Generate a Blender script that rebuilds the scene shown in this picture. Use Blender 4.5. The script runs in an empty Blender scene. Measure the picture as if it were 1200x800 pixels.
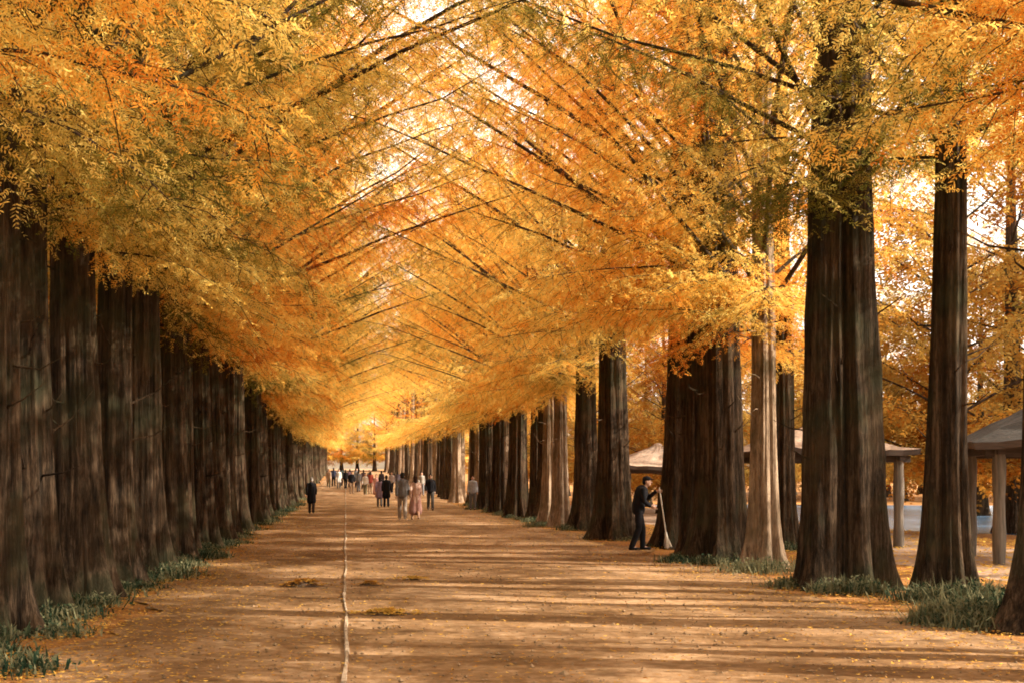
import bpy, math, random
import numpy as np
from mathutils import Vector, Matrix, Euler

random.seed(7)
RNG = np.random.default_rng(11)
SC = bpy.context.scene
COL = SC.collection
PI = math.pi
R = math.radians

# ------------------------------------------------------------------ helpers
def link(o):
    COL.objects.link(o)
    return o

def tag(o, label=None, cat=None, group=None, kind=None):
    if label: o['label'] = label
    if cat: o['category'] = cat
    if group: o['group'] = group
    if kind: o['kind'] = kind
    return o

def empty(name, loc, rz=0.0):
    e = bpy.data.objects.new(name, None)
    e.empty_display_size = 0.3
    e.location = loc
    e.rotation_euler = (0, 0, rz)
    return link(e)

def obj(name, mesh, parent=None, loc=(0, 0, 0), rot=(0, 0, 0)):
    o = bpy.data.objects.new(name, mesh)
    o.location = loc
    o.rotation_euler = rot
    if parent is not None: o.parent = parent
    return link(o)

class MB:
    """collects vertices / faces / material indices / per-vertex floats"""
    def __init__(s):
        s.v, s.f, s.m, s.t, s.n = [], [], [], [], 0
    def add(s, v, f, mat=0, tint=None):
        v = np.asarray(v, float).reshape(-1, 3)
        f = np.asarray(f, int)
        s.v.append(v); s.f.append((f + s.n, mat))
        s.t.append(np.full(len(v), 0.5) if tint is None else np.asarray(tint, float))
        s.n += len(v)
    def mesh(s, name, mats, smooth=False, tint=False):
        V = np.concatenate(s.v)
        loops, starts, mi, pos = [], [], [], 0
        for f, mat in s.f:
            if len(f) == 0: continue
            k = f.shape[1]
            loops.append(f.ravel())
            starts.append(pos + np.arange(len(f)) * k)
            mi.append(np.full(len(f), mat))
            pos += f.size
        L = np.concatenate(loops).astype(np.int32); S = np.concatenate(starts).astype(np.int32)
        M = np.concatenate(mi).astype(np.int32)
        me = bpy.data.meshes.new(name)
        me.vertices.add(len(V)); me.vertices.foreach_set('co', V.astype(np.float32).ravel())
        me.loops.add(len(L)); me.loops.foreach_set('vertex_index', L)
        me.polygons.add(len(S)); me.polygons.foreach_set('loop_start', S)
        for m in mats: me.materials.append(m)
        me.polygons.foreach_set('material_index', M)
        me.polygons.foreach_set('use_smooth', np.full(len(S), bool(smooth)))
        if tint:
            a = me.attributes.new('tint', 'FLOAT', 'POINT')
            a.data.foreach_set('value', np.concatenate(s.t).astype(np.float32))
        me.update(calc_edges=True)
        me.validate()
        return me

def box_vf(c, s, rz=0.0):
    x, y, z = s[0] / 2, s[1] / 2, s[2] / 2
    v = np.array([[-x, -y, -z], [x, -y, -z], [x, y, -z], [-x, y, -z], [-x, -y, z], [x, -y, z], [x, y, z], [-x, y, z]])
    ca, sa = math.cos(rz), math.sin(rz)
    v = v @ np.array([[ca, sa, 0], [-sa, ca, 0], [0, 0, 1]]) + np.array(c)
    f = [[0, 3, 2, 1], [4, 5, 6, 7], [0, 1, 5, 4], [1, 2, 6, 5], [2, 3, 7, 6], [3, 0, 4, 7]]
    return v, f

def tube_vf(pts, rad, n=6, cap=True):
    pts = np.asarray(pts, float); rad = np.asarray(rad, float)
    k = len(pts)
    tan = np.gradient(pts, axis=0)
    tan /= np.linalg.norm(tan, axis=1)[:, None] + 1e-9
    ref = np.array([0, 0, 1.0]) if abs(tan[0][2]) < 0.9 else np.array([1.0, 0, 0])
    a = np.cross(tan, ref); a /= np.linalg.norm(a, axis=1)[:, None] + 1e-9
    b = np.cross(tan, a)
    th = np.arange(n) * 2 * PI / n
    v = pts[:, None] + rad[:, None, None] * (np.cos(th)[None, :, None] * a[:, None] + np.sin(th)[None, :, None] * b[:, None])
    i = np.arange(k - 1)[:, None] * n; j = np.arange(n)[None]
    f = np.stack([i + j, i + (j + 1) % n, i + n + (j + 1) % n, i + n + j], -1).reshape(-1, 4)
    v = v.reshape(-1, 3)
    return v, f

# ------------------------------------------------------------------ materials
def new_mat(name):
    m = bpy.data.materials.new(name); m.use_nodes = True
    nt = m.node_tree; nt.nodes.clear()
    return m, nt, nt.nodes.new('ShaderNodeOutputMaterial')

def N(nt, t, **kw):
    n = nt.nodes.new(t)
    for k, v in kw.items():
        if k in n.inputs: n.inputs[k].default_value = v
        else: setattr(n, k, v)
    return n

def ramp(nt, stops, fac=None):
    n = nt.nodes.new('ShaderNodeValToRGB')
    e = n.color_ramp.elements
    while len(e) < len(stops): e.new(0.5)
    for i, (p, c) in enumerate(stops):
        e[i].position = p; e[i].color = (*c, 1)
    if fac is not None: nt.links.new(fac, n.inputs[0])
    return n

def noise(nt, vec, scale, detail=4, rough=0.6, scl=None):
    if scl is not None:
        mp = N(nt, 'ShaderNodeMapping'); mp.inputs['Scale'].default_value = scl
        nt.links.new(vec, mp.inputs[0]); vec = mp.outputs[0]
    n = N(nt, 'ShaderNodeTexNoise', Scale=scale, Detail=detail, Roughness=rough)
    nt.links.new(vec, n.inputs['Vector'])
    return n.outputs[0]

def math_(nt, op, a, b=None, c=None, clamp=False):
    n = nt.nodes.new('ShaderNodeMath'); n.operation = op; n.use_clamp = clamp
    for i, x in enumerate((a, b, c)):
        if x is None: continue
        if isinstance(x, (int, float)): n.inputs[i].default_value = x
        else: nt.links.new(x, n.inputs[i])
    return n.outputs[0]

def mix(nt, fac, a, b, mode='MIX'):
    n = nt.nodes.new('ShaderNodeMix'); n.data_type = 'RGBA'; n.blend_type = mode
    for sock, x in ((n.inputs['Factor'], fac), (n.inputs[6], a), (n.inputs[7], b)):
        if isinstance(x, (int, float)): sock.default_value = x
        elif isinstance(x, tuple): sock.default_value = (*x, 1)
        else: nt.links.new(x, sock)
    return n.outputs[2]

def leaf_material(name, stops, trans=0.5, spread=0.46):
    m, nt, out = new_mat(name)
    at = N(nt, 'ShaderNodeAttribute', attribute_name='tint')
    oi = nt.nodes.new('ShaderNodeObjectInfo')
    geo = nt.nodes.new('ShaderNodeNewGeometry')
    big = noise(nt, geo.outputs['Position'], 0.55, 2, 0.5)
    t = math_(nt, 'MULTIPLY_ADD', math_(nt, 'SUBTRACT', at.outputs['Fac'], 0.5), spread, 0.5)
    t = math_(nt, 'ADD', t, math_(nt, 'MULTIPLY', math_(nt, 'SUBTRACT', big, 0.47), 1.05))
    sep = nt.nodes.new('ShaderNodeSeparateColor'); nt.links.new(oi.outputs['Color'], sep.inputs[0])
    t = math_(nt, 'ADD', t, math_(nt, 'SUBTRACT', sep.outputs[0], 0.5), clamp=True)
    c = ramp(nt, stops, t).outputs[0]
    d = nt.nodes.new('ShaderNodeBsdfDiffuse'); tr = nt.nodes.new('ShaderNodeBsdfTranslucent')
    nt.links.new(c, d.inputs[0]); nt.links.new(c, tr.inputs[0])
    mx = nt.nodes.new('ShaderNodeMixShader'); mx.inputs[0].default_value = trans
    nt.links.new(d.outputs[0], mx.inputs[1]); nt.links.new(tr.outputs[0], mx.inputs[2])
    nt.links.new(mx.outputs[0], out.inputs[0])
    return m

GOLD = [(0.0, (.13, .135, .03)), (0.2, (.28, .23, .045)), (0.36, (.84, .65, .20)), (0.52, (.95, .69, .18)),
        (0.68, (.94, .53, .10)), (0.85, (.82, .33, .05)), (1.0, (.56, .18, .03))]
M_LEAF = leaf_material('autumn_needles', GOLD, 0.55)
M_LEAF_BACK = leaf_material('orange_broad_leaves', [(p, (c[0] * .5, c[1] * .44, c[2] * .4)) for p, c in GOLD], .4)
M_DARKLEAF = leaf_material('evergreen_needles', [(0, (.025, .04, .02)), (.5, (.05, .065, .03)), (1, (.10, .10, .04))], 0.3)
M_GRASS = leaf_material('grass_blade', [(0, (.010, .026, .017)), (.5, (.022, .05, .032)), (.8, (.06, .09, .05)), (1, (.24, .24, .14))], 0.35, 1.0)
M_LITTER = leaf_material('fallen_leaf', [(0, (.10, .05, .02)), (.4, (.24, .11, .03)), (.65, (.45, .21, .04)), (1, (.62, .38, .08))], 0.2, 1.0)

def bark_material(name, dark, mid, light):
    m, nt, out = new_mat(name)
    tc = nt.nodes.new('ShaderNodeTexCoord')
    co = tc.outputs['Object']
    a = noise(nt, co, 1.0, 6, 0.7, (13, 13, 0.5))
    b = noise(nt, co, 1.0, 5, 0.75, (38, 38, 3.5))
    g = noise(nt, co, 0.9, 3, 0.6)
    e = noise(nt, co, 1.0, 6, 0.8, (30, 30, 9))
    f = math_(nt, 'ADD', math_(nt, 'ADD', math_(nt, 'MULTIPLY', a, 0.5), math_(nt, 'MULTIPLY', b, 0.28)), math_(nt, 'MULTIPLY', e, .22))
    c = ramp(nt, [(0.40, dark), (0.5, mid), (0.62, light)], f).outputs[0]
    pk = noise(nt, co, 1.0, 4, 0.6, (7, 7, 1.1))
    c = mix(nt, math_(nt, 'MULTIPLY', ramp(nt, [(.57, (0, 0, 0)), (.66, (1, 1, 1))], pk).outputs[0], .5), c, light)
    c = mix(nt, math_(nt, 'MULTIPLY', ramp(nt, [(.33, (1, 1, 1)), (.44, (0, 0, 0))], pk).outputs[0], .7), c, dark)
    moss = math_(nt, 'MULTIPLY', ramp(nt, [(.48, (0, 0, 0)), (.62, (1, 1, 1))], g).outputs[0], 0.6)
    c = mix(nt, moss, c, (.045, .05, .026))
    f = math_(nt, 'ADD', f, math_(nt, 'MULTIPLY', pk, .35))
    trk = noise(nt, co, 1.0, 4, 0.6, (1.6, .10, 1))
    c = mix(nt, math_(nt, 'MULTIPLY', ramp(nt, [(.50, (0, 0, 0)), (.68, (1, 1, 1))], trk).outputs[0], .45), c, (.12, .07, .035))
    p = N(nt, 'ShaderNodeBsdfPrincipled', Roughness=0.95); p.inputs['Specular IOR Level'].default_value = 0.15
    nt.links.new(c, p.inputs['Base Color'])
    bm = N(nt, 'ShaderNodeBump', Strength=1.0, Distance=0.12)
    nt.links.new(f, bm.inputs['Height']); nt.links.new(bm.outputs[0], p.inputs['Normal'])
    nt.links.new(p.outputs[0], out.inputs[0])
    return m
M_BARK = bark_material('redwood_bark', (.007, .005, .003), (.038, .024, .014), (.15, .10, .063))
M_BARK_SUNLIT = bark_material('bark_painted_sunlit', (.10, .065, .042), (.30, .215, .145), (.50, .39, .28))  # sunlight painted into the bark colour of the slim and some far boles
M_TWIG = bark_material('twig_bark', (.02, .014, .01), (.06, .038, .026), (.12, .08, .055))

def plain(name, col, rough=0.8, nscale=12, var=0.25, metal=0.0, bump=0.15, stretch=None):
    m, nt, out = new_mat(name)
    tc = nt.nodes.new('ShaderNodeTexCoord')
    f = noise(nt, tc.outputs['Object'], nscale, 5, 0.6, stretch)
    lo = tuple(c * (1 - var) for c in col); hi = tuple(min(1, c * (1 + var)) for c in col)
    c = ramp(nt, [(.3, lo), (.7, hi)], f).outputs[0]
    p = N(nt, 'ShaderNodeBsdfPrincipled', Roughness=rough, Metallic=metal)
    nt.links.new(c, p.inputs['Base Color'])
    bm = N(nt, 'ShaderNodeBump', Strength=bump, Distance=0.02)
    nt.links.new(f, bm.inputs['Height']); nt.links.new(bm.outputs[0], p.inputs['Normal'])
    nt.links.new(p.outputs[0], out.inputs[0])
    return m

def cloth_material(name, rough=0.9):
    m, nt, out = new_mat(name)
    oi = nt.nodes.new('ShaderNodeObjectInfo')
    tc = nt.nodes.new('ShaderNodeTexCoord')
    f = noise(nt, tc.outputs['Object'], 9, 3, 0.6)
    c = mix(nt, 1.0, oi.outputs['Color'], ramp(nt, [(.3, (.7, .7, .7)), (.7, (1, 1, 1))], f).outputs[0], 'MULTIPLY')
    p = N(nt, 'ShaderNodeBsdfPrincipled', Roughness=rough); p.inputs['Specular IOR Level'].default_value = 0.2
    nt.links.new(c, p.inputs['Base Color'])
    bm = N(nt, 'ShaderNodeBump', Strength=0.4, Distance=0.03)
    nt.links.new(f, bm.inputs['Height']); nt.links.new(bm.outputs[0], p.inputs['Normal'])
    nt.links.new(p.outputs[0], out.inputs[0])
    return m
M_CLOTH = cloth_material('cloth')
M_SKIN = plain('skin', (.50, .30, .21), 0.6, 20, .08, bump=.03)
M_EYE = plain('eye', (.02, .015, .012), 0.3, 5, .05, bump=0)
M_POST = plain('weathered_timber', (.15, .125, .10), 0.9, 1.0, .5, bump=.5, stretch=(22, 22, 1.5))
M_BEAM = plain('dark_beam', (.07, .05, .04), 0.9, 1.0, .4, bump=.4, stretch=(3, 3, 30))
M_ROOFD = plain('weathered_thatch', (.03, .025, .021), 0.95, 1.0, .6, bump=.9, stretch=(14, 14, 40))
M_ROOFL = plain('pale_thatch', (.30, .215, .16), 0.95, 1.0, .4, bump=.8, stretch=(14, 14, 40))
M_STONE = plain('pale_edging_stone', (.36, .28, .20), 0.9, 14, .35, bump=.4)
M_BENCH = plain('bench_plank', (.30, .20, .13), 0.8, 1.0, .4, bump=.4, stretch=(3, 20, 20))
M_POLE = plain('pale_broom_handle', (.55, .48, .38), 0.6, 8, .15)
M_STRAW = plain('pale_straw', (.58, .53, .45), 0.9, 1.0, .35, bump=.6, stretch=(60, 60, 4))
M_GRIT = plain('grit', (.20, .13, .07), 0.95, 3.0, .5, bump=.2)
M_SOIL = plain('dark_soil', (.085, .052, .030), 0.95, 30, .5, bump=.8)

def ground_material(name, road):
    m, nt, out = new_mat(name)
    tc = nt.nodes.new('ShaderNodeTexCoord'); co = tc.outputs['Object']
    a = noise(nt, co, 0.55, 6, 0.65, (1, 0.55, 1))
    b = noise(nt, co, 7.0, 6, 0.7)
    s = noise(nt, co, 38.0, 3, 0.7)
    k = noise(nt, co, 1.0, 5, 0.65, (1.0, 3.0, 1))
    f = math_(nt, 'ADD', math_(nt, 'MULTIPLY', a, .6), math_(nt, 'MULTIPLY', b, .4))
    if road:
        c = ramp(nt, [(.33, (.105, .056, .025)), (.48, (.225, .131, .062)), (.62, (.42, .28, .165))], f).outputs[0]
        c = mix(nt, math_(nt, 'MULTIPLY', ramp(nt, [(.56, (0, 0, 0)), (.68, (1, 1, 1))], k).outputs[0], .65), c, (.085, .046, .022))
        c = mix(nt, math_(nt, 'MULTIPLY', ramp(nt, [(.62, (0, 0, 0)), (.70, (1, 1, 1))], s).outputs[0], .55), c, (.055, .03, .015))
    else:
        c = ramp(nt, [(.35, (.10, .055, .03)), (.5, (.22, .11, .045)), (.62, (.42, .22, .08))], f).outputs[0]
        c = mix(nt, math_(nt, 'MULTIPLY', ramp(nt, [(.45, (0, 0, 0)), (.6, (1, 1, 1))], s).outputs[0], .6), c, (.55, .24, .05))
    trk = noise(nt, co, 1.0, 4, 0.6, (1.6, .10, 1))
    c = mix(nt, math_(nt, 'MULTIPLY', ramp(nt, [(.50, (0, 0, 0)), (.68, (1, 1, 1))], trk).outputs[0], .45), c, (.12, .07, .035))
    p = N(nt, 'ShaderNodeBsdfPrincipled', Roughness=0.95); p.inputs['Specular IOR Level'].default_value = 0.1
    nt.links.new(c, p.inputs['Base Color'])
    h = math_(nt, 'ADD', math_(nt, 'MULTIPLY', b, .7), math_(nt, 'MULTIPLY', s, .3))
    bm = N(nt, 'ShaderNodeBump', Strength=0.7, Distance=0.05)
    nt.links.new(h, bm.inputs['Height']); nt.links.new(bm.outputs[0], p.inputs['Normal'])
    nt.links.new(p.outputs[0], out.inputs[0])
    return m
M_ROAD = ground_material('packed_earth', True)
M_GROUND = ground_material('leaf_strewn_ground', False)
M_PLAZA = plain('pale_sandy_path', (.34, .23, .16), 0.95, 6, .3, bump=.3)

def water_material():
    m, nt, out = new_mat('lake_water')
    tc = nt.nodes.new('ShaderNodeTexCoord')
    f = noise(nt, tc.outputs['Object'], 1.0, 4, .6, (1.2, 3.0, 1))
    p = N(nt, 'ShaderNodeBsdfPrincipled', Roughness=0.22); p.inputs['Base Color'].default_value = (.07, .12, .19, 1)
    bm = N(nt, 'ShaderNodeBump', Strength=0.25, Distance=0.08)
    nt.links.new(f, bm.inputs['Height']); nt.links.new(bm.outputs[0], p.inputs['Normal'])
    nt.links.new(p.outputs[0], out.inputs[0])
    return m
M_WATER = water_material()

# ------------------------------------------------------------------ terrain
def gz(y):
    """the avenue rises very gently far away"""
    return 0.016 * max(0.0, y - 82.0) if y < 300 else 0.016 * 218

def sheet(name, xs_fn, ys, dz, mat, nx=12, bumpamp=0.0):
    mb = MB(); V = []; 
    for y in ys:
        x0, x1 = xs_fn(y)
        for i in range(nx + 1):
            x = x0 + (x1 - x0) * i / nx
            z = gz(y) + dz
            if bumpamp: z += bumpamp * (math.sin(x * 1.7 + y * .31) + math.sin(y * .73 - x * .6 + 1.3)) * .5 + bumpamp
            V.append((x, y, z))
    n = nx + 1
    F = [[r * n + c, r * n + c + 1, (r + 1) * n + c + 1, (r + 1) * n + c] for r in range(len(ys) - 1) for c in range(nx)]
    mb.add(V, F)
    return obj(name, mb.mesh(name, [mat], smooth=True))

ys_big = [-600, -200, -60, -20] + list(range(0, 82, 10)) + list(range(82, 302, 20)) + [500, 1500, 4000]
tag(sheet('ground', lambda y: (-3000, 3000), ys_big, 0.0, M_GROUND, 40), kind='structure')
ys_road = list(np.arange(-30, 40, .5)) + list(np.arange(40, 290, 2.0))
def road_edge(y):
    l = -2.55 + .22 * math.sin(y * .9) + .15 * math.sin(y * 2.3 + 1) + .1 * math.sin(y * 5.1)
    r = 6.55 + .25 * math.sin(y * .8 + 2) + .18 * math.sin(y * 2.1) + .1 * math.sin(y * 4.7)
    return l, r
tag(sheet('road', road_edge, ys_road, 0.006, M_ROAD, 36, 0.012), kind='structure')
def plaza_edge(y):
    return 10.3 + .3 * math.sin(y * .6) + .15 * math.sin(y * 1.9), 15.6 + .4 * math.sin(y * .5 + 1) + .2 * math.sin(y * 1.7)
tag(sheet('path', plaza_edge, list(np.arange(2, 80, 1.0)), 0.005, M_PLAZA, 10, .004), kind='structure')
def lake_edge(y):
    s = 0.5 - 0.5 * math.cos(min(1, max(0, (y - 33) / 52)) * 2 * PI)
    return 19.5 - 3.0 * min(1, s * 3) + .5 * math.sin(y * .7), 19.8 + 40 * min(1, s * 2.2)
tag(sheet('lake', lake_edge, list(np.arange(33.5, 85, 1.0)), 0.008, M_WATER, 20), kind='structure')

# divider: a thin pale line of edging stones between the two halves of the path
def divider_x(y):
    return -.004 + .018 * math.sin(y * .55) * math.exp(-y / 60) + .008 * math.sin(y * 1.6 + .5)
mb = MB()
y = 3.0
while y < 130:
    L = random.uniform(.28, .6) if y < 60 else 1.4
    yc = y + L / 2
    rz = math.atan2(divider_x(y + L) - divider_x(y), L)
    w = random.uniform(.028, .05); h = random.uniform(.035, .045)
    v, f = box_vf((divider_x(yc), yc, gz(yc) + .012 + h / 2 - .01), (w, L - .015, h), -rz + random.uniform(-.02, .02))
    v[4:, 0] += np.where(v[4:, 0] > divider_x(yc), -.008, .008)
    mb.add(v, f)
    y += L
tag(obj('path_edging', mb.mesh('path_edging', [M_STONE])), kind='structure')

# low wooded hills closing the horizon
mb = MB(); V = []; na, nr = 160, 9
for i in range(nr):
    for k in range(na):
        a = 2 * PI * k / na; q = i / (nr - 1)
        rad = 330 + 420 * q + 18 * math.sin(a * 5 + 1)
        h = (17 + 6 * math.sin(a * 3 + .6) + 5 * math.sin(a * 7) + 3 * math.sin(a * 13 + 2) + 1.5 * math.sin(a * 29) + .8 * math.sin(a * 53)) * math.sin(PI * min(1, q * 1.02)) ** .8
        V.append((40 + rad * math.sin(a), 30 + rad * math.cos(a), h + 3.2 if i else -1))
F = [[i * na + k, i * na + (k + 1) % na, (i + 1) * na + (k + 1) % na, (i + 1) * na + k] for i in range(nr - 1) for k in range(na)]
mb.add(V, F)
M_HILL = plain('wooded_hillside', (.10, .07, .04), 1.0, .12, .5, bump=1.0)
tag(obj('hills', mb.mesh('hills', [M_HILL], True)), kind='structure')

# ------------------------------------------------------------------ trees
def trunk_mesh(seed, r0, H=16.5, double=False, lean=(0, 0), n=120):
    rg = np.random.default_rng(seed)
    fib = rg.normal(0, 1, (26, n)); fib = fib + .6 * np.roll(fib, 1, 1); cum = rg.normal(0, 1, (7, n)); cum = cum + np.roll(cum, 1, 1) + np.roll(cum, 2, 1)
    zs = np.concatenate([[-.15], np.linspace(0, 1.2, 15), np.linspace(1.36, 5.5, 30), np.linspace(6, H, 16)])
    th = np.arange(n) * 2 * PI / n
    ph = rg.uniform(0, 2 * PI, 6)
    V = []
    k1 = int(rg.integers(4, 7)); k2 = int(rg.integers(8, 11)); k3 = int(rg.integers(12, 16))
    for z in zs:
        zz = max(z, 0)
        taper = max(.03, (1 - zz / (H * 1.02))) ** .72
        flare = (.20 * math.exp(-zz / .3) + .06 * math.exp(-zz / 1.6)) if double else (.42 * math.exp(-zz / .42) + .15 * math.exp(-zz / 1.6))
        tw = .05 * zz
        amp = .055 + .13 * math.exp(-zz / .8)
        ridge = np.abs(np.cos(k1 * (th + tw) / 2 + ph[0])) ** .8
        lob = amp * (ridge * 2 - 1.2) + .05 * np.cos(k2 * (th + tw * .7) + ph[1]) * (1 + math.exp(-zz)) + .03 * (np.abs(np.cos(k3 * th * .5 + ph[2] + zz * .06)) - .6) + .02 * (np.abs(np.cos((k3 + 5) * th + ph[5] - zz * .1)) - .6)
        r = r0 * (taper + flare * (1 + .8 * (ridge - .5))) * (1 + lob)
        q = min(zz / H * 25, 24.99); q0 = int(q); fz = fib[q0] * (1 - (q - q0)) + fib[q0 + 1] * (q - q0)
        q = min(zz / H * 6, 5.99); q0 = int(q); cz = cum[q0] * (1 - (q - q0)) + cum[q0 + 1] * (q - q0)
        r = r + r0 * (.017 * fz + .016 * cz)
        if double:
            # two boles grown together: deep grooves down both faces
            r = r * (1 + .27 * np.cos(2 * th) - .27 * np.exp(-((np.cos(th + .10)) / .17) ** 2))
        ax = lean[0] * zz + .03 * math.sin(zz * .6 + ph[3]); ay = lean[1] * zz + .03 * math.sin(zz * .5 + ph[4])
        V.append(np.stack([ax + r * np.cos(th), ay + r * np.sin(th), np.full(n, z)], 1))
    V = np.concatenate(V); k = len(zs)
    i = np.arange(k - 1)[:, None] * n; j = np.arange(n)[None]
    F = np.stack([i + j, i + (j + 1) % n, i + n + (j + 1) % n, i + n + j], -1).reshape(-1, 4)
    mb = MB(); mb.add(V, F)
    mb.add(V[-n:], [list(range(n))])
    if H > 12:
        for q in range(9):          # dead snags and little leafless shoots on the bole
            z = rg.uniform(1.6, 4.6); a = rg.uniform(0, 2 * PI); L = rg.uniform(.12, .75); rr_ = r0 * .85
            c, s_ = math.cos(a), math.sin(a); up = rg.uniform(-.1, .7)
            p0 = np.array([rr_ * c, rr_ * s_, z]); p1 = p0 + np.array([c, s_, up]) * L * .5 + rg.normal(0, .02, 3); p2 = p0 + np.array([c, s_, up + .2]) * L + rg.normal(0, .05, 3)
            v, f = tube_vf([p0, p1, p2], [.016, .010, .004], 5); mb.add(v, f)
    return mb.mesh('trunk', [M_BARK], smooth=True)

# feathery sprays: flat pinnate twigs of diamond leaflets along +x, unit length, several shapes
def spray_template(pairs, seed, ll0=.27, wid=.40, curl=.16):
    rs = np.random.default_rng(seed)
    V, F = [], []
    for i in range(pairs):
        x = .06 + .86 * i / max(1, pairs - 1)
        for s in (-1, 1):
            ll = ll0 * (1 - .6 * (2 * x - .85) ** 2) * rs.uniform(.65, 1.25)
            w = wid / pairs * rs.uniform(.8, 1.2)
            ang = R(64 - 24 * x + rs.normal(0, 10)) * s
            d = np.array([math.cos(ang), math.sin(ang), rs.normal(-.18, .28)]); pn = np.array([-math.sin(ang), math.cos(ang), rs.normal(0, .35)])
            b0 = np.array([x, .05 * math.sin(x * 3 + seed), -curl * x * x])
            q = [b0, b0 + d * ll * .45 + pn * w * .75, b0 + d * ll, b0 + d * ll * .45 - pn * w * .75]
            k = len(V); V += q; F.append([k, k + 1, k + 2, k + 3])
    return np.array(V), np.array(F)
SPRAY_FINE = [spray_template(7, i, wid=.33, ll0=(.27, .34, .22, .30, .25)[i], curl=(.1, .3, .2, .0, .4)[i]) for i in range(5)]
SPRAY_MID = [spray_template(4, 10 + i, ll0=.30) for i in range(4)]

def crown_data(seed, z0=4.2, H=14, nlimb=30, dens=1.1, spray=SPRAY_FINE, size=.215, maxlen=8.9, rise=41, low_drape=12, drape_z=None, bias=0.0):
    rg = np.random.default_rng(seed)
    limbs, A, B, SZ, TN = [], [], [], [], []
    tw = []
    az = rg.uniform(0, 2 * PI)
    specs = []
    for i in range(nlimb):
        u = i / (nlimb - 1)
        az += 2.39996 + rg.normal(0, .25)
        z = z0 + .5 + (H - z0 - 1.2) * u ** 1.15
        L = maxlen * (1 - .42 * u ** 1.6) * rg.uniform(.72, 1.1)
        azb = (az + PI) % (2 * PI) - PI
        azb = azb - bias * math.sin(azb)            # boughs reach for the light over the open avenue (local +x)
        specs.append((azb, z, L * (1 + .16 * bias * math.cos(azb)), R(rise + 8 * u + rg.normal(0, 9)), rg.uniform(.02, .16), True))
    for i in range(low_drape):       # short lower branches that hang over the bare bole
        az2 = i * 2 * PI / low_drape + rg.uniform(-.3, .3); az2 = (az2 + PI) % (2 * PI) - PI
        az2 -= 1.25 * bias * math.sin(az2)
        specs.append((az2, (z0 if drape_z is None else drape_z) + rg.uniform(.35, 1.5), rg.uniform(1.6, 3.5) * (1 if math.cos(az2) > -.2 or not bias else .6), R(rg.uniform(2, 26)), rg.uniform(.18, .34), False))
    for (a, z, L, ri, droop, main) in specs:
        t = np.linspace(0, 1, 9)
        bend = rg.normal(0, .14)
        aa = a + bend * t
        hr = L * math.cos(ri) * t
        pts = np.stack([np.cos(aa) * hr, np.sin(aa) * hr, z + L * (math.sin(ri) * t - droop * t ** 2)], 1)
        pts[:, :] += np.cumsum(rg.normal(0, .011 * L, pts.shape), 0) * t[:, None]
        rad = (.009 + .0048 * L) * (1 - .88 * t) 
        limbs.append((pts, rad, main))
        clump = rg.normal(.5, .26)
        dn = dens * (1.0 - .42 * min(1, max(0, (z - z0 - 2.0) / 6.0)))   # the leafy skirt is denser than the airy top
        nt_ = int(L / .24 * dn) + 2
        for s in (-1, 1):
            for q in range(nt_):
                tt = (q + rg.uniform(.1, .9)) / nt_
                if tt < (.22 if main else .12): continue
                p = np.array([np.interp(tt, t, pts[:, c]) for c in range(3)])
                d = np.array([math.cos(a + bend), math.sin(a + bend), 0])
                side = np.array([-d[1], d[0], 0]) * s
                dirv = d * rg.uniform(.25, .75) + side + np.array([0, 0, rg.uniform(-.42, .12)])
                dirv /= np.linalg.norm(dirv)
                l = rg.uniform(.55, 1.25) * (1.15 - .55 * tt)
                dr = rg.uniform(.15, .55)
                ns = max(2, int(l / (.085 if spray is SPRAY_FINE else .125) * dens ** .5))
                ss = (np.arange(ns) + rg.uniform(.3, .9)) / ns
                P = p + dirv * (l * ss)[:, None]; P[:, 2] -= dr * l * ss ** 2
                if rg.random() < .5:
                    e = np.stack([p, p + dirv * l * .5 + [0, 0, -dr * l * .25], p + dirv * l + [0, 0, -dr * l]])
                    tw.append(e)
                perp = np.cross(dirv, [0, 0, 1.0]); perp /= np.linalg.norm(perp) + 1e-9
                sg = np.where(np.arange(ns) % 2 == 0, 1.0, -1.0)
                X = dirv * .75 + perp * (sg * rg.uniform(.4, 1.1, ns))[:, None] + rg.normal(0, .42, (ns, 3)) + np.array([0, 0, -.35])
                A.append(P); B.append(X); SZ.append(size * rg.uniform(.7, 1.25, ns))
                TN.append(np.clip(clump + rg.normal(0, .12) + rg.normal(0, .16, ns), 0, 1))
    A = np.concatenate(A); X = np.concatenate(B); SZ = np.concatenate(SZ); TN = np.concatenate(TN)
    X /= np.linalg.norm(X, axis=1)[:, None]
    up = np.tile([0, 0, 1.0], (len(A), 1)) + rg.normal(0, .45, (len(A), 3))
    Y = np.cross(up, X); Y /= np.linalg.norm(Y, axis=1)[:, None]
    Z = np.cross(X, Y)
    allV, allF, allT, off = [], [], [], 0
    which = rg.integers(0, len(spray), len(A))
    for k, (tv, tf) in enumerate(spray):
        m = which == k
        sz = SZ[m][:, None, None]
        st = rg.uniform(.75, 1.3, m.sum())[:, None, None]
        V = A[m][:, None] + sz * (tv[None, :, 0:1] * X[m][:, None] + st * tv[None, :, 1:2] * Y[m][:, None] + tv[None, :, 2:3] * Z[m][:, None])
        n = len(tv)
        allF.append((tf[None] + (np.arange(m.sum()) * n)[:, None, None]).reshape(-1, 4) + off)
        allV.append(V.reshape(-1, 3)); allT.append(np.repeat(TN[m], n)); off += len(allV[-1])
    return limbs, np.concatenate(allV), np.concatenate(allF), np.concatenate(allT), tw

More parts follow.
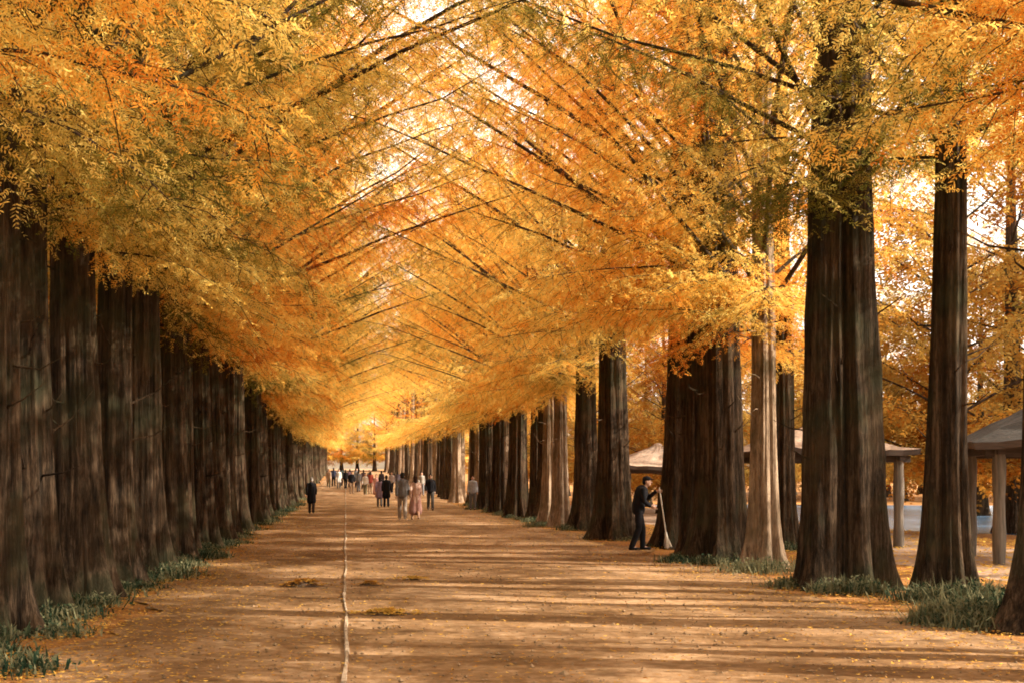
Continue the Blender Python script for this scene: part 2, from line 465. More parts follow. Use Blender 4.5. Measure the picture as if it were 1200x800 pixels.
def crown_mesh(data, leafmat, with_limbs, keep_main=14):
    limbs, V, F, T, tw = data
    mb = MB()
    mb.add(V, F, 0, T)
    for e in tw:
        v, f = tube_vf(e, [.008, .006, .003], 3); mb.add(v, f, 1)
    k = 0
    for pts, rad, main in limbs:
        if main and k < keep_main:
            k += 1
            if not with_limbs: continue
        v, f = tube_vf(pts, rad, 5); mb.add(v, f, 1)
    return mb.mesh('crown', [leafmat, M_TWIG], tint=True)

def limb_meshes(data, keep_main=14):
    out, allm = [], MB()
    for pts, rad, main in data[0]:
        if main and len(out) < keep_main:
            mb = MB(); v, f = tube_vf(pts, rad, 8); mb.add(v, f); allm.add(v, f)
            out.append(mb.mesh('limb', [M_TWIG], smooth=True))
    return out, allm.mesh('limbs', [M_TWIG], smooth=True)

LOW = [crown_data(100 + i, bias=.55) for i in range(5)]
SPREAD = [crown_data(250 + i, H=11.5, nlimb=26, bias=.6, low_drape=17) for i in range(3)]
HIGH = [crown_data(200 + i, z0=5.2, H=12.5, nlimb=28, maxlen=8.2, low_drape=8, bias=.5) for i in range(2)]
OPEN = [crown_data(230 + i, z0=8.5, H=14, nlimb=18, maxlen=5.6, low_drape=14, drape_z=4.3) for i in range(2)]
BARE = [crown_data(240, z0=7.0, H=9.8, nlimb=10, maxlen=2.6, low_drape=0)]  # small crowns for the added boles that cast streaks
LOW_C = [(crown_mesh(d, M_LEAF, False), limb_meshes(d)) for d in LOW]
HIGH_C = [(crown_mesh(d, M_LEAF, False), limb_meshes(d)) for d in HIGH]
OPEN_C = [(crown_mesh(d, M_LEAF, False), limb_meshes(d)) for d in OPEN]
SPREAD_C = [(crown_mesh(d, M_LEAF, False), limb_meshes(d)) for d in SPREAD]
CASTER_C = [(crown_mesh(d, M_LEAF, False), limb_meshes(d)) for d in BARE]
del LOW, HIGH, OPEN, SPREAD, BARE
EVER = [crown_mesh(crown_data(300 + i, z0=.3, H=9, nlimb=46, maxlen=3.4, rise=8, spray=SPRAY_MID, size=.5, dens=.75, low_drape=10), M_DARKLEAF, True) for i in range(2)]
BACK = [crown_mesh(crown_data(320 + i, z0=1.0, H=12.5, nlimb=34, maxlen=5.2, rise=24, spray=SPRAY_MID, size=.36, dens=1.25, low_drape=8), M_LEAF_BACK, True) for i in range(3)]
TRUNKS = [trunk_mesh(400 + i, r) for i, r in enumerate((.30, .34, .28, .35, .31, .32))]
TRUNK_DOUBLE = trunk_mesh(450, .47, double=True)
TRUNK_SLIM = trunk_mesh(451, .24); TRUNK_SUNLIT = trunk_mesh(453, .25); TRUNK_SUNLIT.materials[0] = M_BARK_SUNLIT  # last one carries its sunlit look in the bark colour
TRUNK_LEAN = trunk_mesh(452, .36, lean=(.022, 0))
TRUNK_CASTER = [trunk_mesh(470 + i, (.30, .35)[i], H=9.6, n=28) for i in range(2)]  # boles of the added streak casters
TRUNK_BACK = [trunk_mesh(460 + i, .22, H=11, n=20) for i in range(2)]

def tree(x, y, trunk, crown, rz, label, group, scale=1.0, tint=.5, near=False, name='dawn_redwood_tree', leafmat=None, trunk_rz=None):
    t = empty(name, (x, y, gz(y) - .02), 0)
    t.scale = (scale,) * 3
    tag(t, label, 'tree', group)
    to = obj('trunk', trunk, t); to.rotation_euler.z = rz if trunk_rz is None else trunk_rz
    if isinstance(crown, tuple):
        c = obj('crown', crown[0], t)
        c.rotation_euler.z = rz
        for lm in (crown[1][0] if near else [crown[1][1]]):
            l = obj('limb' if near else 'limbs', lm, t); l.rotation_euler.z = rz
    else:
        c = obj('crown', crown, t); c.rotation_euler.z = rz
        if leafmat is not None:
            c.material_slots[0].link = 'OBJECT'; c.material_slots[0].material = leafmat
    c.color = (tint, .5, .5, 1)
    return t

ORD = ['', 'first', 'second', 'third', 'fourth', 'fifth', 'sixth', 'seventh', 'eighth', 'ninth', 'tenth', 'eleventh', 'twelfth', 'thirteenth', 'fourteenth',
       'fifteenth', 'sixteenth', 'seventeenth', 'eighteenth', 'nineteenth', 'twentieth']
rr = random.Random(5)

# --- the closed dark row (opposite the pavilions)
left = [(-3.55, -6), (-3.4, -2), (-3.5, 2.4), (-3.45, 6.4), (-3.5, 10.2), (-3.75, 14.3), (-3.8, 16.3), (-3.62, 18.2), (-3.5, 20.6), (-3.55, 23.8), (-3.45, 26.6), (-3.6, 29.2), (-3.4, 31.8)]
y = 34.4
while y < 236:
    left.append((-3.45 + rr.uniform(-.18, .18), y)); y += rr.uniform(2.2, 3.4) if y < 120 else rr.uniform(3.2, 4.4)
G_L = 'dawn redwoods of the closed shaded row'
special_l = {5: 'broad dark dawn redwood at the very edge of the shaded row, nearest the camera',
             6: 'second bole from the camera in the shaded row, squeezed between two larger ones',
             7: 'third bole from the camera in the shaded row, its flared roots reaching the path',
             8: 'fourth bole from the camera in the shaded row, half hidden by the flared third'}
for i, (x, yy) in enumerate(left):
    k = i - 4
    if i in special_l: lab = special_l[i]
    elif k <= 0: lab = 'dawn redwood of the shaded row standing beside the camera, only its boughs overhead'
    elif k <= 20: lab = f'{ORD[k]} dawn redwood from the camera in the closed shaded row'
    else: lab = 'distant dawn redwood at the far end of the shaded row, one of many alike'
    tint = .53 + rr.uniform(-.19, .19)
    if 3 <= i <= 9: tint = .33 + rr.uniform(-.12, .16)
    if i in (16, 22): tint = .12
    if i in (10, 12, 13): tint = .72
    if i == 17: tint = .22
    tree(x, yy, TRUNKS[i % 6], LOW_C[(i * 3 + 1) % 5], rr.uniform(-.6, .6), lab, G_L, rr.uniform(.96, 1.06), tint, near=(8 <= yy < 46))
# second and third rows behind it
G_L2 = 'redwoods standing behind the shaded row'
j = 0
for row, (xr, y0, y1, st) in enumerate(((-6.9, 12, 120, 3.7), (-10.6, 18, 110, 5.0))):
    y = y0
    while y < y1:
        j += 1
        lab = 'redwood bole glimpsed in the dark behind the shaded row, one of many alike'
        tree(xr + rr.uniform(-.5, .5), y, (TRUNK_SLIM, TRUNKS[0], TRUNKS[2])[j % 3], LOW_C[(j * 2) % 5], rr.uniform(0, 6.28), lab, G_L2, rr.uniform(.9, 1.0), .42 + rr.uniform(-.1, .1))
        y += st * rr.uniform(.85, 1.15)
y = 14
while y < 150:
    tree(-14.5 + rr.uniform(-1, 1), y, TRUNK_BACK[0], EVER[int(y) % 2], rr.uniform(0, 6.28), 'dense dark evergreen closing the background behind the shaded row', 'evergreens behind the shaded row', rr.uniform(.9, 1.2), .5, name='evergreen_tree')
    y += rr.uniform(3.2, 4.4)

# --- the row beside the pavilions
G_R = 'dawn redwoods of the row beside the pavilions'
right = [
    (7.2, -5, 0, 'L', 1, ''), (7.3, -.8, 1, 'L', 1, ''), (7.2, 3.2, 2, 'H', 1, ''), (7.3, 7.2, 3, 'L', 1, ''), (7.35, 10.8, 4, 'L', 1, ''),
    (7.58, 14.55, 'lean', 'H', 1.05, 'leaning redwood bole cut off at the edge of the picture, beside the grass tuft'),
    (8.25, 18.7, 'straight', 'H', 1.06, 'slender straight redwood with reddish bark behind a green grass tuft'),
    (7.3, 20.1, 'double', 'H', 1, 'largest redwood of the pavilion row, two thick boles grown together'),
    (7.62, 24.9, 'slim', 'L', .95, 'slim redwood with sunlight painted into its pale bark just behind the double redwood'),
    (9.9, 31.0, 0, 'L', .9, 'dark redwood bole right behind the slim pale one'),
    (7.2, 26.3, 3, 'L', 1.14, 'thick dark redwood between the slim pale bole and the sweeper'),
    (7.4, 28.2, 5, 'L', 1.08, 'redwood with wide flared foot in the clump behind the sweeper'),
    (7.75, 31.5, 1, 'L', 1.1, 'redwood nearest the sweeper, at the near end of the clump of boles'),
    (6.98, 35.7, 3, 'L', 1.1, 'redwood standing alone on the far side of the sweeper, hidden by foliage above'),
]
y = 42.0
while y < 236:
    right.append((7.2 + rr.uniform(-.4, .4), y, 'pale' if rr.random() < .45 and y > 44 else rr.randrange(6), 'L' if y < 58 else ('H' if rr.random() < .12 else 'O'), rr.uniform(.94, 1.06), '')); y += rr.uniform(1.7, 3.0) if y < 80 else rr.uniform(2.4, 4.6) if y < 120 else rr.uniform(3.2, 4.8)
cnt = 0
for i, (x, yy, tk, ck, scl, lab) in enumerate(right):
    trunk = {'lean': TRUNK_LEAN, 'double': TRUNK_DOUBLE, 'slim': TRUNK_SUNLIT, 'pale': TRUNK_SUNLIT, 'straight': TRUNK_SLIM}.get(tk) or TRUNKS[tk]
    cr = {'L': SPREAD_C[i % 3], 'H': HIGH_C[i % 2], 'O': OPEN_C[i % 2]}[ck]
    if not lab:
        if yy < 12: lab = 'dawn redwood of the pavilion row standing beside the camera, only its boughs overhead'
        else:
            cnt += 1
            lab = (f'{ORD[cnt]} redwood beyond the sweeper in the pavilion row' if cnt <= 20
                   else 'distant dawn redwood at the far end of the pavilion row, one of many alike')
            if tk == 'pale' and cnt <= 20: lab = lab.replace(' redwood beyond', ' redwood, sunlight painted into its bark, beyond')
    tint = .57 + rr.uniform(-.19, .17)
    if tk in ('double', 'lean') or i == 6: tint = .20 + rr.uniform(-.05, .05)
    trz = {'double': .0, 'lean': 0.0}.get(tk)
    tree(x, yy, trunk, cr, PI + rr.uniform(-.6, .6), lab, G_R, scl, tint, near=(8 <= yy < 46), trunk_rz=trz)

# --- redwoods added out of view on the plaza side, boles cast the shadow streaks
k = 0
for xr, y0, y1, st in ((11.4, 3.5, 20.5, 2.7), (15.4, 4.5, 22.5, 3.0), (19.6, 6.0, 34, 3.4)):
    y = y0
    while y < y1:
        k += 1
        tree(xr + rr.uniform(-.7, .7), y, TRUNK_CASTER[k % 2], CASTER_C[0], rr.uniform(0, 6.28), 'added unseen redwood on the plaza side, bare bole casting shadow streaks on the path', 'added shadow casting redwoods on the plaza side', rr.uniform(.92, 1.1), .5 + rr.uniform(-.1, .1))
        y += st * rr.uniform(.75, 1.3)

# --- orange trees beyond the pavilions and round the lake
G_B = 'orange trees beyond the pavilions'
bk = [(27, 58), (19.5, 40), (16.5, 37.5), (31, 63), (27, 88), (29, 90), (36, 88), (30, 98), (33, 101), (32, 92), (38, 96), (45, 90), (52, 93), (15.5, 57), (14.2, 61), (16, 65), (13.8, 70), (16.5, 75), (14.2, 80), (17, 86), (14, 92), (16, 99), (14, 107), (16, 116), (14, 126), (16, 138), (14, 150), (26, 70), (28, 78),  (62, 80), (64, 68), (66, 55), (48, 84), 
      (24, 104), (34, 106), (44, 104), (56, 104)]
for i, (x, yy) in enumerate(bk):
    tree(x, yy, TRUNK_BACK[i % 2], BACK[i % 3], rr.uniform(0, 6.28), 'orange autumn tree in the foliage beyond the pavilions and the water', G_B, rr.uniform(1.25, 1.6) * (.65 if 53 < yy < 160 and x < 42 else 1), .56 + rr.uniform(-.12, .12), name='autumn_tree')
for i in range(11):  # belt of redwoods added to shade the orange trees
    tree(35.5 + rr.uniform(-2, 3), 20 + i * 4.6, TRUNKS[i % 6], LOW_C[i % 5], rr.uniform(0, 6.28), 'tall redwood added far out beyond the pavilions to shade the orange trees', 'added shading belt beyond the pavilions', 1.35, .5)
# trees closing the far end of the avenue
for i in range(15):
    x = (-16, -12.5, -9.5, -6.5, 9.5, 12.5, 16, 19)[i % 8] + rr.uniform(-1, 1); yy = 238 + (i // 8) * 9 + rr.uniform(-2, 2)
    tree(x, yy, TRUNKS[i % 6], LOW_C[i % 5], rr.uniform(0, 6.28), 'golden tree closing the far end of the avenue', 'trees closing the far end of the avenue', 1.0, .48 + rr.uniform(-.1, .1), name='autumn_tree')

for i, x in enumerate((-14, -10, -6.5, -3.6, -.8, 2.2, 5.2, 8.5, 12, 16, 20)):
    tree(x, 246 + (i % 3) * 4, TRUNK_BACK[i % 2], BACK[i % 3], rr.uniform(0, 6.28), 'low branched golden tree in the thicket where the avenue ends', 'thicket at the end of the avenue', 1.25, .46 + rr.uniform(-.1, .1), name='autumn_tree', leafmat=M_LEAF)
# ------------------------------------------------------------------ grass, leaves
def blades(n, cx, cy, spread, h, w, rg, tint=.4, tvar=.3):
    x = cx + rg.normal(0, spread, n); y = cy + rg.normal(0, spread, n)
    a = rg.uniform(0, 2 * PI, n); lean = rg.uniform(.1, 1.5, n); hh = h * rg.uniform(.5, 1.2, n)
    d = np.stack([np.cos(a), np.sin(a)], 1); pr = np.stack([-d[:, 1], d[:, 0]], 1)
    z0 = np.full(n, gz(cy)); V = np.zeros((n, 5, 3))
    for k, (s, ww) in enumerate(((0, 1), (0, -1), (.55, -.8), (.55, .8))):
        V[:, k, 0] = x + d[:, 0] * lean * hh * s ** 1.6 + pr[:, 0] * w * ww; V[:, k, 1] = y + d[:, 1] * lean * hh * s ** 1.6 + pr[:, 1] * w * ww
        V[:, k, 2] = z0 + hh * s
    V[:, 4, 0] = x + d[:, 0] * lean * hh; V[:, 4, 1] = y + d[:, 1] * lean * hh; V[:, 4, 2] = z0 + hh * (1 - .42 * lean)
    base = (np.arange(n) * 5)[:, None]
    return V.reshape(-1, 3), base + np.array([[0, 1, 2, 3]]), base + np.array([[3, 2, 4]]), np.repeat(np.clip(rg.normal(tint, tvar, n), 0, 1), 5)

def leafy(mb, n, cx, cy, s, h, rg, tint):
    x = cx + rg.normal(0, s * 1.1, n); y = cy + rg.normal(0, s * 1.1, n)
    z = gz(cy) + h * rg.random(n) * np.exp(-((x - cx) ** 2 + (y - cy) ** 2) / (4 * s * s)) + .01
    sz = rg.uniform(.018, .04, n); d = rg.normal(0, 1, (n, 3)); d /= np.linalg.norm(d, axis=1)[:, None]
    e = np.cross(d, rg.normal(0, 1, (n, 3))); e /= np.linalg.norm(e, axis=1)[:, None]
    c = np.stack([x, y, z], 1); q = np.stack([c - d * sz[:, None], c - e * sz[:, None] * .5, c + d * sz[:, None], c + e * sz[:, None] * .5], 1)
    q[:, :, 2] = np.maximum(q[:, :, 2], gz(cy) + .012)
    mb.add(q.reshape(-1, 3), (np.arange(n) * 4)[:, None] + np.arange(4)[None], 0, np.repeat(np.clip(rg.normal(tint, .25, n), 0, 1), 4))
gm = MB(); rg = np.random.default_rng(3)
def put(n, x, y, s, h, w=.006, tint=.35):
    v, f4, f3, t = blades(n, x, y, s, h, w, rg, tint)
    gm.add(v, f4, 0, t); gm.f.append((f3 + gm.n - len(v), 0))
    leafy(gm, n, x, y, s, h * .9, rg, tint)
for (x, yy) in left:
    if 8 < yy < 90:
        for q in range(5 if yy < 40 else 3):
            put(int(170 if yy < 40 else 90), x + rg.uniform(.1, .75), yy + rg.uniform(-1.8, 1.8), .2, rg.uniform(.08, .27), .012, .28)
for i, (x, yy, *_r) in enumerate(right):
    if 12 < yy < 80:
        for q in range(3):
            put(160, x + rg.uniform(-.9, .3), yy + rg.uniform(-1.2, .9), .15, rg.uniform(.12, .28), .007)
put(600, 8.1, 17.6, .28, .38, .008); put(300, 7.6, 17.9, .2, .3, .008)
put(300, 7.25, 19.15, .2, .3, .007); put(250, 6.9, 23.4, .3, .3, .007, .6); put(250, 7.4, 23.8, .3, .3, .007, .6)
tag(obj('grass', gm.mesh('grass', [M_GRASS], tint=True)), kind='stuff')
# the big tuft by the path
tm = MB()
for (x, yy, s, n, ti) in ((6.75, 15.0, .22, 900, .4), (7.05, 15.2, .2, 600, .3), (6.55, 15.15, .12, 350, .85), (7.0, 15.6, .2, 300, .75)):
    v, f4, f3, t = blades(n, x - 6.8, yy - 15.1, s, .32, .007, rg, ti, .25)
    tm.add(v, f4, 0, t); tm.f.append((f3 + tm.n - len(v), 0)); leafy(tm, n, x - 6.8, yy - 15.1, s, .30, rg, ti)
tag(obj('grass_tuft', tm.mesh('grass_tuft', [M_GRASS], tint=True), None, (6.8, 15.1, 0)), 'large bushy green and straw grass tuft at the path edge near the leaning bole', 'grass tuft')

def leaf_quads(x, y, z, s, rg, tint):
    n = len(x); a = rg.uniform(0, 2 * PI, n); tl = rg.normal(0, .35, (n, 2))
    c, sn = np.cos(a), np.sin(a); V = np.zeros((n, 4, 3))
    for k, (u, w) in enumerate(((-1, 0), (0, -.4), (1, 0), (0, .4))):
        dx = s * (u * c - w * sn); dy = s * (u * sn + w * c)
        V[:, k, 0] = x + dx; V[:, k, 1] = y + dy; V[:, k, 2] = z + np.abs(dx * tl[:, 0] + dy * tl[:, 1])
    return V.reshape(-1, 3), (np.arange(n) * 4)[:, None] + np.arange(4)[None], np.repeat(tint, 4)
fl = MB(); n = 40000
yy = 8 + 80 * rg.random(n) ** 1.7; side = rg.random(n)
x = np.where(side < .4, -2.6 + np.abs(rg.normal(0, 1.1, n)) - .6, np.where(side < .72, 6.8 - np.abs(rg.normal(0, 1.3, n)) + .6, rg.uniform(-2.6, 6.8, n)))
z = np.array([gz(q) for q in yy]) + .035
v, f, t = leaf_quads(x, yy, z, rg.uniform(.012, .034, n), rg, np.clip(rg.normal(.3, .22, n), 0, 1)); fl.add(v, f, 0, t)
n = 14000
yy = rg.uniform(12, 46, n); x = rg.uniform(8.0, 17, n)
v, f, t = leaf_quads(x, yy, np.full(n, .03), rg.uniform(.03, .07, n), rg, np.clip(rg.normal(.7, .2, n), 0, 1)); fl.add(v, f, 0, t)
tag(obj('fallen_leaves', fl.mesh('fallen_leaves', [M_LITTER], tint=True)), kind='stuff')

n = 11000
yy = 8.5 + 45 * rg.random(n) ** 1.8; x = rg.uniform(-2.7, 6.9, n) ; s_ = rg.gamma(2.0, .0035, n) + .004
c = np.stack([x, yy, np.full(n, .026)], 1); oc = np.array([[1, 0, 0], [0, 1, 0], [-1, 0, 0], [0, -1, 0], [0, 0, .7], [0, 0, -.5]], float)
V = c[:, None] + s_[:, None, None] * oc[None] * rg.uniform(.6, 1.4, (n, 6, 1))
ft = np.array([[0, 1, 4], [1, 2, 4], [2, 3, 4], [3, 0, 4], [1, 0, 5], [2, 1, 5], [3, 2, 5], [0, 3, 5]])
gv = MB(); gv.add(V.reshape(-1, 3), ((np.arange(n) * 6)[:, None, None] + ft[None]).reshape(-1, 3), 0)
tag(obj('gravel', gv.mesh('gravel', [M_GRIT])), kind='stuff')

def leaf_pile(cx, cy, rx, ry, h, n, tint, label, soil=True):
    mb = MB(); V = []; nr, na = 6, 20
    for i in range(nr + 1):
        for k in range(na):
            q = i / nr; a = k * 2 * PI / na
            w = 1 + .2 * math.sin(a * 3 + cx) + .12 * math.sin(a * 5)
            V.append((rx * q * w * math.cos(a), ry * q * w * math.sin(a), h * (1 - q * q) * (1 + .35 * math.sin(a * 4 + q * 5)) - .012 * q))
    F = [[i * na + k, i * na + (k + 1) % na, (i + 1) * na + (k + 1) % na, (i + 1) * na + k] for i in range(nr) for k in range(na)]
    mb.add(V, F, 1)
    q = np.abs(rg.normal(0, .75, n)); a = rg.uniform(0, 2 * PI, n)
    x = rx * q * np.cos(a); y = ry * q * np.sin(a)
    z = h * np.maximum(0, 1 - q * q) + rg.uniform(.005, .03, n)
    v, f, t = leaf_quads(x, y, z, rg.uniform(.025, .055, n), rg, np.clip(rg.normal(tint, .18, n), 0, 1)); mb.add(v, f, 0, t)
    tag(obj('leaf_pile', mb.mesh('leaf_pile', [M_LITTER, M_SOIL], tint=True), None, (cx, cy, .02)), label, 'leaf pile', 'leaf piles on the path')
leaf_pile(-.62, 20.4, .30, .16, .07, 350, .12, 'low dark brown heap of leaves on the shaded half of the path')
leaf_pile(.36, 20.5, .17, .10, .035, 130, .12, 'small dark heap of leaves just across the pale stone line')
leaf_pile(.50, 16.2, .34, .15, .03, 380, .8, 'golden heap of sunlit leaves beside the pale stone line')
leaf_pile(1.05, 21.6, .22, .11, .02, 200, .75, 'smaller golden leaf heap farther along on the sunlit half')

# ------------------------------------------------------------------ pavilions
def pavilion(cx, cy, rz, side, eave_z, rise, over, roofmat, label, bench=True):
    t = empty('pavilion', (cx, cy, 0), rz)
    tag(t, label, 'pavilion', 'small hipped roof pavilions')
    h = side / 2
    for sx in (-1, 1):
        for sy in (-1, 1):
            mb = MB(); zz = np.linspace(-.05, eave_z - .05, 8)
            pts = [(0, 0, z) for z in zz]
            v, f = tube_vf(pts, .115 + .012 * np.sin(zz * 5 + sx), 12); mb.add(v, f)
            obj('post', mb.mesh('post', [M_POST], True), t, (sx * h, sy * h, 0))
    mb = MB()
    for s in (-1, 1):
        mb.add(*box_vf((0, s * h, eave_z - .10), (side + .5, .13, .15)))
        mb.add(*box_vf((s * h, 0, eave_z - .06), (.13, side + .5, .15)))
    obj('beam', mb.mesh('beam', [M_BEAM]), t)
    # hipped roof with a sagging, ragged thatched surface
    mb = MB(); e = h + over; nseg, nl = 10, 7; V = []
    rg2 = np.random.default_rng(int(cx * 10))
    for l in range(nl + 1):
        q = l / nl; r = e * (1 - q) + .12 * q
        zt = eave_z + .12 + rise * (q ** 1.12)
        for k in range(4 * nseg):
            s, u = divmod(k, nseg); u = u / nseg * 2 - 1
            p = [(u, -1), (1, u), (-u, 1), (-1, -u)][s]
            ov = .05 * rg2.random() if l == 0 else 0
            V.append((p[0] * (r + ov), p[1] * (r + ov), zt + rg2.normal(0, .028) - .05 * (1 - abs(u)) * (1 - q)))
    n = 4 * nseg
    F = [[l * n + k, l * n + (k + 1) % n, (l + 1) * n + (k + 1) % n, (l + 1) * n + k] for l in range(nl) for k in range(n)]
    mb.add(V, F, 0); mb.add(V[-n:], [list(range(n))], 0)
    lo = [(v[0] * .985, v[1] * .985, v[2] - .13) for v in V[:n]]
    mb.add(V[:n] + lo, [[k, n + k, n + (k + 1) % n, (k + 1) % n] for k in range(n)], 1)
    inn = [(v[0] * .1, v[1] * .1, eave_z + rise * .8) for v in V[:n]]
    mb.add(lo + inn, [[k, n + k, n + (k + 1) % n, (k + 1) % n] for k in range(n)], 1)
    rf = obj('roof', mb.mesh('roof', [roofmat, M_BEAM]), t)
    mb = MB()
    v, f = tube_vf([(0, 0, eave_z + rise + .02), (0, 0, eave_z + rise + .2), (0, 0, eave_z + rise + .24)], [.22, .15, .05], 12); mb.add(v, f)
    obj('finial', mb.mesh('finial', [roofmat], True), rf)
    if bench:
        mb = MB()
        for k in range(3): mb.add(*box_vf((0, h - .12 - k * .13, .44), (side - .35, .115, .045)))
        for s in (-1, 1): mb.add(*box_vf((s * (h - .45), h - .25, .21), (.08, .3, .42)))
        obj('seat', mb.mesh('seat', [M_BENCH]), t)
    return t
pavilion(13.97, 26.5, -.262, 2.9, 2.2, 1.0, .5, M_ROOFD, 'nearest pavilion with dark weathered thatch roof at the picture edge', False)
pavilion(11.35, 33.05, 0, 2.9, 2.16, .62, .33, M_ROOFL, 'middle pavilion with pinkish thatch roof half hidden behind the double redwood')
pavilion(11.55, 50.5, 0, 2.8, 1.95, .70, .6, M_ROOFL, 'farthest pavilion with pale sunlit thatch roof seen above the sweeper')

# ------------------------------------------------------------------ people
def remesh_blob(prims, voxel, smooth_it=4, name='blob', mats=()):
    """union of tapered capsules and ellipsoids into one continuous surface"""
    mb = MB()
    for pr in prims:
        if pr[0] == 'cap':
            _, pts, rad = pr
            pts = np.array(pts, float); rad = np.array(rad, float)
            for a in range(len(pts) - 1):
                p, q, r0, r1 = pts[a], pts[a + 1], rad[a], rad[a + 1]
                ax = q - p; L = np.linalg.norm(ax); ax = ax / max(L, 1e-6)
                prof = [(-r0 * math.cos(t), r0 * math.sin(t)) for t in np.linspace(.15, PI / 2, 4)] + [(L + r1 * math.sin(t), r1 * math.cos(t)) for t in np.linspace(0, PI / 2 - .15, 4)]
                pp = [p + ax * h for h, _ in prof]
                ref = np.array([0, 0, 1.0]) if abs(ax[2]) < .9 else np.array([1.0, 0, 0])
                u = np.cross(ax, ref); u /= np.linalg.norm(u); w = np.cross(ax, u)
                n = 12; th = np.arange(n) * 2 * PI / n
                V = np.concatenate([c + r * (np.cos(th)[:, None] * u + np.sin(th)[:, None] * w) for c, (_, r) in zip(pp, prof)])
                k = len(prof)
                F = [[i * n + j, i * n + (j + 1) % n, (i + 1) * n + (j + 1) % n, (i + 1) * n + j] for i in range(k - 1) for j in range(n)]
                mb.add(V, F); mb.add(V[:n], [list(range(n))[::-1]]); mb.add(V[-n:], [list(range(n))])
        else:
            _, c, s = pr
            nu, nv = 16, 10; V = []
            for i in range(nv + 1):
                t = .02 + (PI - .04) * i / nv
                for j in range(nu):
                    a = j * 2 * PI / nu
                    V.append((c[0] + s[0] * math.sin(t) * math.cos(a), c[1] + s[1] * math.sin(t) * math.sin(a), c[2] - s[2] * math.cos(t)))
            F = [[i * nu + j, i * nu + (j + 1) % nu, (i + 1) * nu + (j + 1) % nu, (i + 1) * nu + j] for i in range(nv) for j in range(nu)]
            mb.add(V, F); mb.add(V[:nu], [list(range(nu))[::-1]]); mb.add(V[-nu:], [list(range(nu))])
    me = mb.mesh(name, list(mats))
    tmp = bpy.data.objects.new('tmp_blob', me); COL.objects.link(tmp)
    m = tmp.modifiers.new('r', 'REMESH'); m.mode = 'VOXEL'; m.voxel_size = voxel; m.use_smooth_shade = True
    s = tmp.modifiers.new('s', 'SMOOTH'); s.iterations = smooth_it; s.factor = .5
    dg = bpy.context.evaluated_depsgraph_get(); dg.update()
    out = bpy.data.meshes.new_from_object(tmp.evaluated_get(dg))
    out.name = name
    if not out.materials:
        for mm in mats: out.materials.append(mm)
    bpy.data.objects.remove(tmp); bpy.data.meshes.remove(me)
    return out

